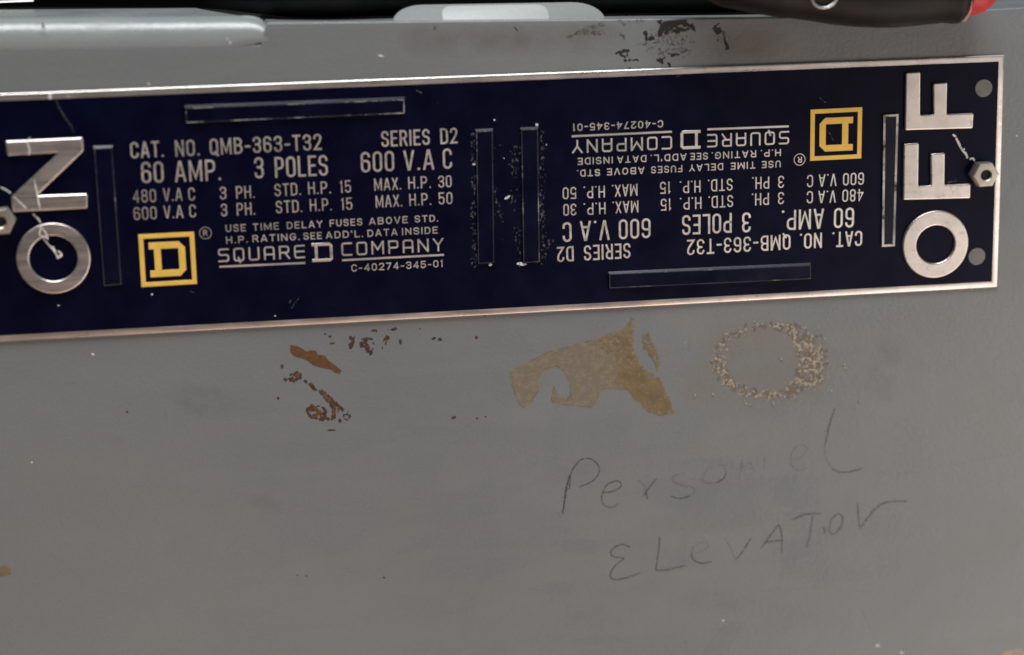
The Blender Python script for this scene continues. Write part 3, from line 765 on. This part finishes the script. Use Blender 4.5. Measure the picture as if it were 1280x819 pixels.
# printed lines: (word, x0, y0, x1, y1, cap height px), measured on the left block
LINES = [
 ('c', [("CAT.", 163.6, 198.2, 205, 196.3, 20.3), ("NO.", 219.4, 195.9, 249.8, 194.6, 20.3), ("QMB-363-T32", 262.6, 194.0, 402.4, 187.4, 20.2)], 2.9),
 ('c', [("SERIES", 477.0, 183.9, 537.4, 181.0, 19.8), ("D2", 550.7, 180.4, 572.2, 179.2, 19.6)], 2.9),
 ('c', [("60", 177.3, 229.2, 205, 228.2, 26.5), ("AMP.", 219, 227.8, 276.6, 225.4, 26.3), ("3", 318.6, 223.2, 330, 222.7, 26.2), ("POLES", 344.2, 222.4, 410, 219.4, 25.8), ("600", 451.5, 215.9, 493, 214.1, 25.6), ("V.A", 504.7, 213.6, 543, 212.1, 25.4), ("C", 554, 211.4, 565.3, 210.8, 25.4)], 3.4),
 ('c', [("480", 166.3, 253.6, 195.5, 252.5, 16.0), ("V.A", 204.2, 251.6, 228.3, 250.9, 16.0), ("C", 235.8, 250.9, 244.2, 250.5, 16.0), ("3", 275, 249.5, 283.2, 249.2, 15.8), ("PH.", 295.4, 248.5, 318.5, 247.4, 15.6), ("STD.", 343.5, 245.6, 376.3, 243.8, 15.4), ("H.P.", 385.3, 243.2, 413.9, 241.8, 15.4), ("15", 425, 241.3, 439, 240.6, 15.3), ("MAX.", 468, 238.6, 501.6, 237, 15.2), ("H.P.", 510.4, 236.4, 538.8, 235, 15.1), ("30", 548, 234.8, 564.7, 234, 15.0)], 2.0),
 ('c', [("600", 167.5, 275.2, 196.2, 274, 16.0), ("V.A", 205, 273.4, 229.4, 272.3, 16), ("C", 237, 271.9, 245.4, 271.5, 15.9), ("3", 276.3, 270.6, 284.3, 270.3, 15.8), ("PH.", 296.2, 269.6, 319.2, 268.5, 15.6), ("STD.", 345.2, 266.8, 378, 265.2, 15.4), ("H.P.", 387.5, 264.4, 415, 263.1, 15.4), ("15", 426.5, 262.8, 440.6, 262.2, 15.3), ("MAX.", 469.8, 259.8, 502.9, 258.2, 15.2), ("H.P.", 511.8, 257.5, 539.2, 256.2, 15.1), ("50", 548.2, 255.8, 565.8, 255, 15.0)], 2.0),
 ('f', [("USE", 282.2, 290.2, 307.4, 289, 8.9), ("TIME", 316.2, 288.6, 348.9, 286.9, 8.9), ("DELAY", 358.7, 286.4, 403.2, 284.3, 8.8), ("FUSES", 412.3, 283.7, 452.9, 281.7, 8.8), ("ABOVE", 461.5, 281.2, 509.8, 278.9, 8.7), ("STD.", 518.5, 278.3, 547.7, 277, 8.6)], 1.65),
 ('f', [("H.P.", 282.8, 304.8, 309.8, 303.4, 8.9), ("RATING.", 315.7, 303, 374.6, 300.2, 8.9), ("SEE", 379.5, 299.8, 402.4, 298.8, 8.8), ("ADD'L.", 407.4, 298.5, 454, 296.4, 8.8), ("DATA", 459.4, 296.1, 496.9, 294.3, 8.7), ("INSIDE", 502.5, 294.0, 547.2, 291.9, 8.7)], 1.65),
 ('f', [("C-40274-345-01", 439.4, 339.7, 553.8, 333.9, 9.0)], 1.6),
 ('l', [("SQUARE", 273.2, 327.9, 381.4, 322.7, 16.8), ("COMPANY", 427.1, 320.2, 554.6, 314.0, 16.6)], 2.6),
]
def mm_per_px_v(x, y): return (at(x, y - 10, HE) - at(x, y + 10, HE)).length / 20
HT = HE + .025
def emit_words(half):
    for style, words, sw in LINES:
        V = []; Fc = []
        for (t, x0, y0, x1, y1, hp) in words:
            a = at(x0, y0, HE); b = at(x1, y1, HE); k = mm_per_px_v((x0 + x1) / 2, y0)
            h = hp * k; s = sw * k * .82
            d = (b - a).xy.normalized(); up = Vector((-d.y, d.x))
            if half: a2 = mir(a); b2 = mir(b); up = -up
            else: a2 = a.xy; b2 = b.xy
            if style == 'c': cw = h * .36; gap = h * .13; rad = .5; tb = None
            elif style == 'f': cw = h * .62; gap = h * .28; rad = .5; tb = None
            else: cw = h * .70; gap = h * .34; rad = .22; tb = LOGO
            v, f = word_geo(t, a2, b2, up, h, s, cw, gap, rad, tb)
            o = len(V); V += v; Fc += [tuple(i + o for i in q) for q in f]
        V = [(x, y, HT + z * .006) for x, y, z in V]
        o = mesh('lettering', V, Fc, M['print'], plate)
def quad(a, b, w_, z=HT, half=False):
    A, Bq = at(*a, HE), at(*b, HE)
    pts = [(A.x, A.y), (Bq.x, Bq.y)]
    if half: pts = [mir(p) for p in pts]
    v, f = ribbon_geo(pts, w_); return [(p.x, p.y, z) for p in v], f
def emit_logo(half):
    tr = mir if half else (lambda p: tuple(p))
    # two underlines and the serif D between them
    V = []; Fc = []
    for a, b in (((274.2, 333.6), (381.5, 328.7)), ((427.6, 325.4), (555.0, 318.6))):
        v, f = quad(a, b, .50, HT, half); o = len(V); V += v; Fc += [tuple(i + o for i in q) for q in f]
    mesh('underline', V, Fc, M['print'], plate)
    def serifD(x0, y0, x1, y1, hp, sw, name, mat, ht, skew=0):
        a = at(x0, y0, HE); b = at(x1, y1, HE); k = mm_per_px_v(x0, y0); h = hp * k; w_ = (b - a).length; d = (b - a).xy.normalized(); up = Vector((-d.y, d.x))
        s = sw * k
        def P(x, y): q = a.xy + d * x + up * y; return tr((q.x, q.y))
        ch = s * .9; st = w_ * .14
        out = [(0, 0), (w_ - ch, 0), (w_, ch), (w_, h - ch), (w_ - ch, h), (0, h), (0, h - s), (st, h - s), (st, s), (0, s)]
        inn = [(st + s, s), (st + s, h - s), (w_ - s, h - s), (w_ - s, s)]
        return solid(name, [[P(*p) for p in out], [P(*p) for p in inn]], HE - .2, ht, .02, mat, plate, res=0)
    serifD(390.3, 327.9, 416.4, 326.6, 23.4, 3.6, 'letter_d_emblem', M['print'], HT + .01)
    # yellow square with the D inside
    q = [at(x, y, HE) for x, y in ((172.8, 293.4), (242.5, 289.8), (246.3, 354.9), (176.8, 359.0))]
    c = sum((p.xy for p in q), Vector((0, 0))) / 4
    outer = [tr((p.x, p.y)) for p in q]; inner = [tr(tuple(c + (p.xy - c) * (1 - .168))) for p in q]
    solid('yellow_square', [outer, inner], HE - .2, HT + .03, .02, M['yellow'], plate, res=0)
    serifD(188.2, 346.8, 233.4, 344.4, 43.0, 8.2, 'yellow_letter', M['yellow'], HT + .03)
    # registered mark
    c = at(256.8, 291.4, HE); cc = tr((c.x, c.y)); rr = 1.42
    ro = circ(cc[0], cc[1], rr + .09, 32); ri = circ(cc[0], cc[1], rr - .09, 32)
    V = [(x, y, HT) for x, y in ro + ri]; n_ = 32
    Fc = [(i, (i + 1) % n_, n_ + (i + 1) % n_, n_ + i) for i in range(n_)]
    a = at(253.9, 295.0, HE); b = at(259.5, 294.7, HE); d = (b - a).xy.normalized(); up = Vector((-d.y, d.x))
    if half: a, b, up = mir(a), mir(b), -up
    else: a, b = a.xy, b.xy
    v, f = word_geo('R', a, b, up, 1.45, .26, .8, .2, .5)
    o = len(V); V += [(x, y, HT + z * .004) for x, y, z in v]; Fc += [tuple(i + o for i in q) for q in f]
    mesh('registered_mark', V, Fc, M['print'], plate)
for half in (False, True):
    emit_words(half); emit_logo(half)

# nuts at both ends, the middle filled near black for the hole's shade
def nut(cx, cy, rot_):
    def hexa(r, z, n=6, o=0): return [(cx + r * math.cos(rot_ + o + i * 2 * math.pi / n), cy + r * math.sin(rot_ + o + i * 2 * math.pi / n), z) for i in range(n)]
    V = []; Fc = []; N = 36
    def hexr(t, R0): a = (t % (math.pi / 3)) - math.pi / 6; return R0 * math.cos(math.pi / 6) / math.cos(a)
    R0 = 3.45
    prof_ = [(1.0, .45, 'h'), (1.0, 3.55, 'h'), (.93, 3.9, 'h'), (.70, 3.95, 'h'), (.45, 3.95, 'c'), (.38, 3.7, 'c'), (.36, 2.6, 'c')]
    for (k, z, md) in prof_:
        for i in range(N):
            t = i * 2 * math.pi / N; r = hexr(t, R0) * k if md == 'h' else min(hexr(t, R0), R0 * .87 * 1.02) * k if k > .8 else R0 * k
            V.append((cx + r * math.cos(t + rot_), cy + r * math.sin(t + rot_), z))
    for q in range(len(prof_) - 1):
        for i in range(N): j = (i + 1) % N; Fc.append((q * N + i, q * N + j, (q + 1) * N + j, (q + 1) * N + i))
    nb = mesh('hex_nut', V, Fc, M['nut'], plate, smooth=True); autosmooth(nb, 32)
    solid('shaded_hole', [circ(cx, cy, 1.22, 24)], .5, 3.1, .2, M['dark'], nb)
# height 3.9 above the face: place by the hole
hc = at(1232.3, 219.0, 3.6)
nut(hc.x, hc.y, math.radians(2)); nut(*mir((hc.x, hc.y)), math.radians(2))
# snapped paint, scratches and rubbed spots on the plate
def scr(name, strokes, mat, z, width, label=None, jitter=.5):
    V = []; Fc = []
    for k, pts in enumerate(strokes):
        pp = catmull([Vector(p) for p in pts], 5)
        q = [at(p.x + jitter * nz(p.x, p.y, 3, 50 + k), p.y + jitter * nz(p.x, p.y, 3, 60 + k), z) for p in pp]
        v, f = ribbon_geo([(a.x, a.y) for a in q], width, False, lambda t, k=k: .55 + .7 * abs(noise.noise(Vector((t * 7, k * 2.3, 1)))) + .3 * math.sin(math.pi * t))
        o = len(V); V += [(a.x, a.y, z + .004 * (k % 3)) for a in v]; Fc += [tuple(i + o for i in g) for g in f]
    return mesh(name, V, Fc, mat, plate, label=label)
scr('scratch', [[(0, 234), (10, 239), (13, 242)], [(18, 248), (26, 254), (31, 261)], [(41, 267), (48, 274), (51, 279)], [(54, 299), (61, 306), (67, 313), (72, 321)], [(66, 308), (69, 314), (72, 321), (77, 318)], [(72, 313), (77, 319), (71, 323)]], M['scratch'], HE + .04, .42, 'white scratch crossing the letters of ON')
scr('scratch', [[(66, 118), (71, 128), (80, 145), (88, 156), (92, 165)]], M['scratch_faint'], HE + .04, .34)
scr('scratch', [[(1191, 168), (1195, 171)], [(1197, 175), (1199, 180), (1200, 184)], [(1201, 186), (1206, 187)], [(1207, 190), (1208, 194), (1210, 198)], [(1212, 199), (1216, 198), (1218, 202)], [(1195, 172), (1202, 186), (1210, 197)]], M['scratch'], HE + .04, .55, 'broken white scratch between the two letters F')
for q_ in ([[(374, 372), (368, 380), (364, 386)], [(364, 375), (361, 380)], [(1024, 122), (1033, 129)], [(237, 364), (243, 366)], [(520, 113), (528, 117)], [(842, 97), (852, 94)], [(1036, 165), (1042, 176)], [(1184, 228), (1196, 226)]]):
    scr('scratch', [q_], M['scratch_faint'], HE + .04, .26)
ch = [(634, 247, 4, 1.6, -.5), (630, 198, 0.1, .1, 0), (594, 205, 3.5, 1.3, -.2), (618, 150, 1.2, 1, 0), (683, 181, 1, 1, 0), (613, 331, 2, 1.6, 0), (652, 330, 6, 2, .1), (671, 156, 2, 1.6, .6), (73, 382, 1.4, .9, 0), (190, 368, 1.4, 1, -.5), (344, 395, 1, .8, 0)]
for q in ch: blob('chip', *q, M['scratch'], plate, .03, 0, HE)
def rub(x, y):
    b = union(cap(592, 168, 594, 330, 5), cap(596, 200, 600, 300, 1), cap(676, 165, 679, 325, 4.5), cap(646, 182, 640, 215, 8, 5), cap(640, 240, 650, 330, 3), cap(618, 235, 628, 275, 4), cap(668, 195, 676, 200, 5), cap(160, 240, 166, 258, 4), cap(688, 300, 676, 328, 3))(x, y)
    return min(b * .22, .5) - .80 + 1.45 * nz(x * 1.3 + 1.5 * nz(x, y, 9, 45), y * .6, 3.2, 22)
stain('rubbed_enamel', rub, (582, 145, 695, 340), .55, M['scratch_faint'], plate, .02, 0, kind='stuff', label='fine worn scratches beside the two middle bars', base_h=HE + .03)
V = []; Fc = []; rnd = random.Random(5)
for k in range(60):
    side = rnd.choice([(593, 1), (594, 1), (648, .6), (679, 1), (620, .5)]); x = side[0] + rnd.gauss(0, 3); y = rnd.choice([rnd.uniform(160, 330), rnd.gauss(250, 22), rnd.gauss(200, 14)])
    L = rnd.uniform(2, 7); an = rnd.gauss(-.3, .5) + (math.pi if rnd.random() < .5 else 0)
    pts = [(x, y), (x + L * .5 * math.cos(an), y + L * .5 * math.sin(an) + rnd.uniform(-.6, .6)), (x + L * math.cos(an), y + L * math.sin(an))]
    q = [at(p.x, p.y, HE + .05) for p in catmull([Vector(p) for p in pts], 3)]
    v, f = ribbon_geo([(a.x, a.y) for a in q], rnd.uniform(.06, .17), False, lambda t: 1.1 - .9 * t)
    o = len(V); V += [(a.x, a.y, HE + .05 + .002 * (k % 7)) for a in v]; Fc += [tuple(i + o for i in g) for g in f]
mesh('fine_scrapes', V, Fc, M['scratch_faint'], plate, kind='stuff', label='many short fine scrapes around the two middle bars')
# cracks in the metal letters' faces
scr('letter_scratch', [[(38, 172), (34, 178), (37, 186), (36, 194)], [(43, 225), (47, 245), (50, 262)], [(17, 246), (26, 254), (33, 261)], [(51, 284), (57, 291), (60, 300)], [(51, 284), (49, 294)], [(49, 294), (60, 298)]], M['scratch'], HL + .02, .34, jitter=.2)
scr('border_scratch', [[(62, 116), (63, 124)], [(85, 120), (86, 121)]], M['scratch'], .60, .7, jitter=.1)

# ================================================================== THINGS ON THE TOP EDGE
def loft(name, secs, mat, parent, n=28):
    """secs: (u, v, h, rv, rh) ellipse sections across u"""
    V = []; Fc = []
    for (u, v, h, rv, rh) in secs:
        for i in range(n):
            t = i * 2 * math.pi / n; V.append((u, v + rv * math.sin(t), h + rh * math.cos(t)))
    for q in range(len(secs) - 1):
        for i in range(n): j = (i + 1) % n; Fc.append((q * n + i, (q + 1) * n + i, (q + 1) * n + j, q * n + j))
    Fc.append(tuple(range(n))); Fc.append(tuple((len(secs) - 1) * n + i for i in reversed(range(n))))
    o = mesh(name, V, Fc, mat, parent, smooth=True); autosmooth(o, 60); return o

# tool handle: lower outline taken at its own distance, 7 mm in front of the face
HH = 8.5
def lowpt(x, y): return at(x, y, HH)
tool = mkroot('tool_handle', 'black rubber tool handle with a red end lying across the upper right edge', 'tool', tuple(lowpt(1000, 20)))
low = [(850, -22), (885, 0), (900, 8), (925, 13), (950, 18), (966, 21), (975, 23), (985, 22.5), (1010, 26), (1040, 31), (1065, 33.5), (1095, 35), (1120, 34.6), (1145, 32.5), (1165, 30), (1178, 28.8), (1190, 30), (1196, 29.5)]
secs = []
for i, (x, y) in enumerate(low):
    p = lowpt(x, y); rv = 8.5 + .7 * math.sin(i); 
    if i == 0: rv = 5
    secs.append((p.x, p.y + rv, HH, rv, 7.6))
p = lowpt(1203, 24); secs.append((p.x, p.y + 7.2, HH, 7.2, 6.4))
loft('rubber_grip', secs, M['rubber'], tool)
p0 = lowpt(1192, 28.5); p1_ = lowpt(1204, 27.5); p2_ = lowpt(1209, 20)
loft('tan_collar', [(p0.x, p0.y + 6.3, HH, 6.0, 5.4), (p1_.x, p1_.y + 6.3, HH, 6.2, 5.6), (p2_.x, p2_.y + 5.5, HH, 5.4, 5.0)], M['pink'], tool)
r = []
for x, y, rv in ((1206, 20, 7.0), (1216, 19.5, 7.0), (1226, 16, 6.4), (1234, 11, 5.6), (1240, 5, 4.4), (1243, -4, 2.4)):
    p = lowpt(x, y); r.append((p.x, p.y + rv, HH, rv, 6.5 * rv / 7))
loft('red_end', r, M['red'], tool)
# steel-rimmed round eye in the grip
c = at(1030, -4, HH + 7.3); V = []; Fc = []; n1, n2 = 40, 10
for i in range(n1):
    a = i * 2 * math.pi / n1
    for j in range(n2):
        b = j * 2 * math.pi / n2; rr = 3.1 + .42 * math.cos(b); V.append((c.x + rr * math.cos(a), c.y + rr * .85 * math.sin(a), c.z + .42 * math.sin(b)))
for i in range(n1):
    for j in range(n2): Fc.append((i * n2 + j, ((i + 1) % n1) * n2 + j, ((i + 1) % n1) * n2 + (j + 1) % n2, i * n2 + (j + 1) % n2))
mesh('steel_eyelet', V, Fc, M['steel'], tool, smooth=True)

# black cable lying behind on the top face
def tube(name, pts, rad, mat, parent, n=20):
    V = []; Fc = []; P = catmull([Vector(p) for p in pts], 6)
    for i, p in enumerate(P):
        t = (P[min(i + 1, len(P) - 1)] - P[max(i - 1, 0)]).normalized(); s = t.cross(Vector((0, 0, 1))).normalized(); u2 = s.cross(t)
        for k in range(n): a = k * 2 * math.pi / n; V.append(tuple(p + (s * math.cos(a) + u2 * math.sin(a)) * rad))
    for i in range(len(P) - 1):
        for k in range(n): j = (k + 1) % n; Fc.append((i * n + k, (i + 1) * n + k, (i + 1) * n + j, i * n + j))
    Fc.append(tuple(range(n))); Fc.append(tuple((len(P) - 1) * n + k for k in reversed(range(n))))
    o = mesh(name, V, Fc, mat, parent, smooth=True); autosmooth(o, 60); return o
ev = edge_v(-20)
cable = mkroot('black_cable', 'thick black rubber cable lying along the back of the cover\'s top edge', 'cable', (-20, ev, -30))
tube('cable_jacket', [(u, edge_v(u) + 9.7 + k, h) for u, k, h in ((-150, 0, -58), (-110, 0, -58), (-74, .1, -50), (-60, .2, -32), (-50, .2, -16.5), (-42, .2, -13.5), (-34, .2, -15.5), (-26, .2, -18), (0, .2, -18), (30, .2, -18), (60, .2, -18), (100, .2, -20))], 10.0, M['rubber'], cable)
# pale bar end at the far upper left
pb = mkroot('pale_bar', 'pale metal bar end in the upper left corner, behind the cover', 'bar', tuple(at(10, 0, -60)))
A = at(-60, 6.0, -44); Bq = at(42, 2.0, -44)
d = (Bq - A).normalized(); u3 = Vector((-d.y, d.x, 0))
prof3 = [(0, 0), (.5, -.35), (5, -.35), (5.5, 0), (5.5, -5), (0, -5)]
V = []
for L_ in (0, (Bq - A).length):
    for a, b in prof3: V.append(tuple(A + d * L_ + u3 * a + Vector((0, 0, b))))
n = len(prof3); Fc = [(i, (i + 1) % n, n + (i + 1) % n, n + i) for i in range(n)] + [tuple(range(n)), tuple(n + i for i in reversed(range(n)))]
mesh('bar_body', V, Fc, M['pale'], pb)
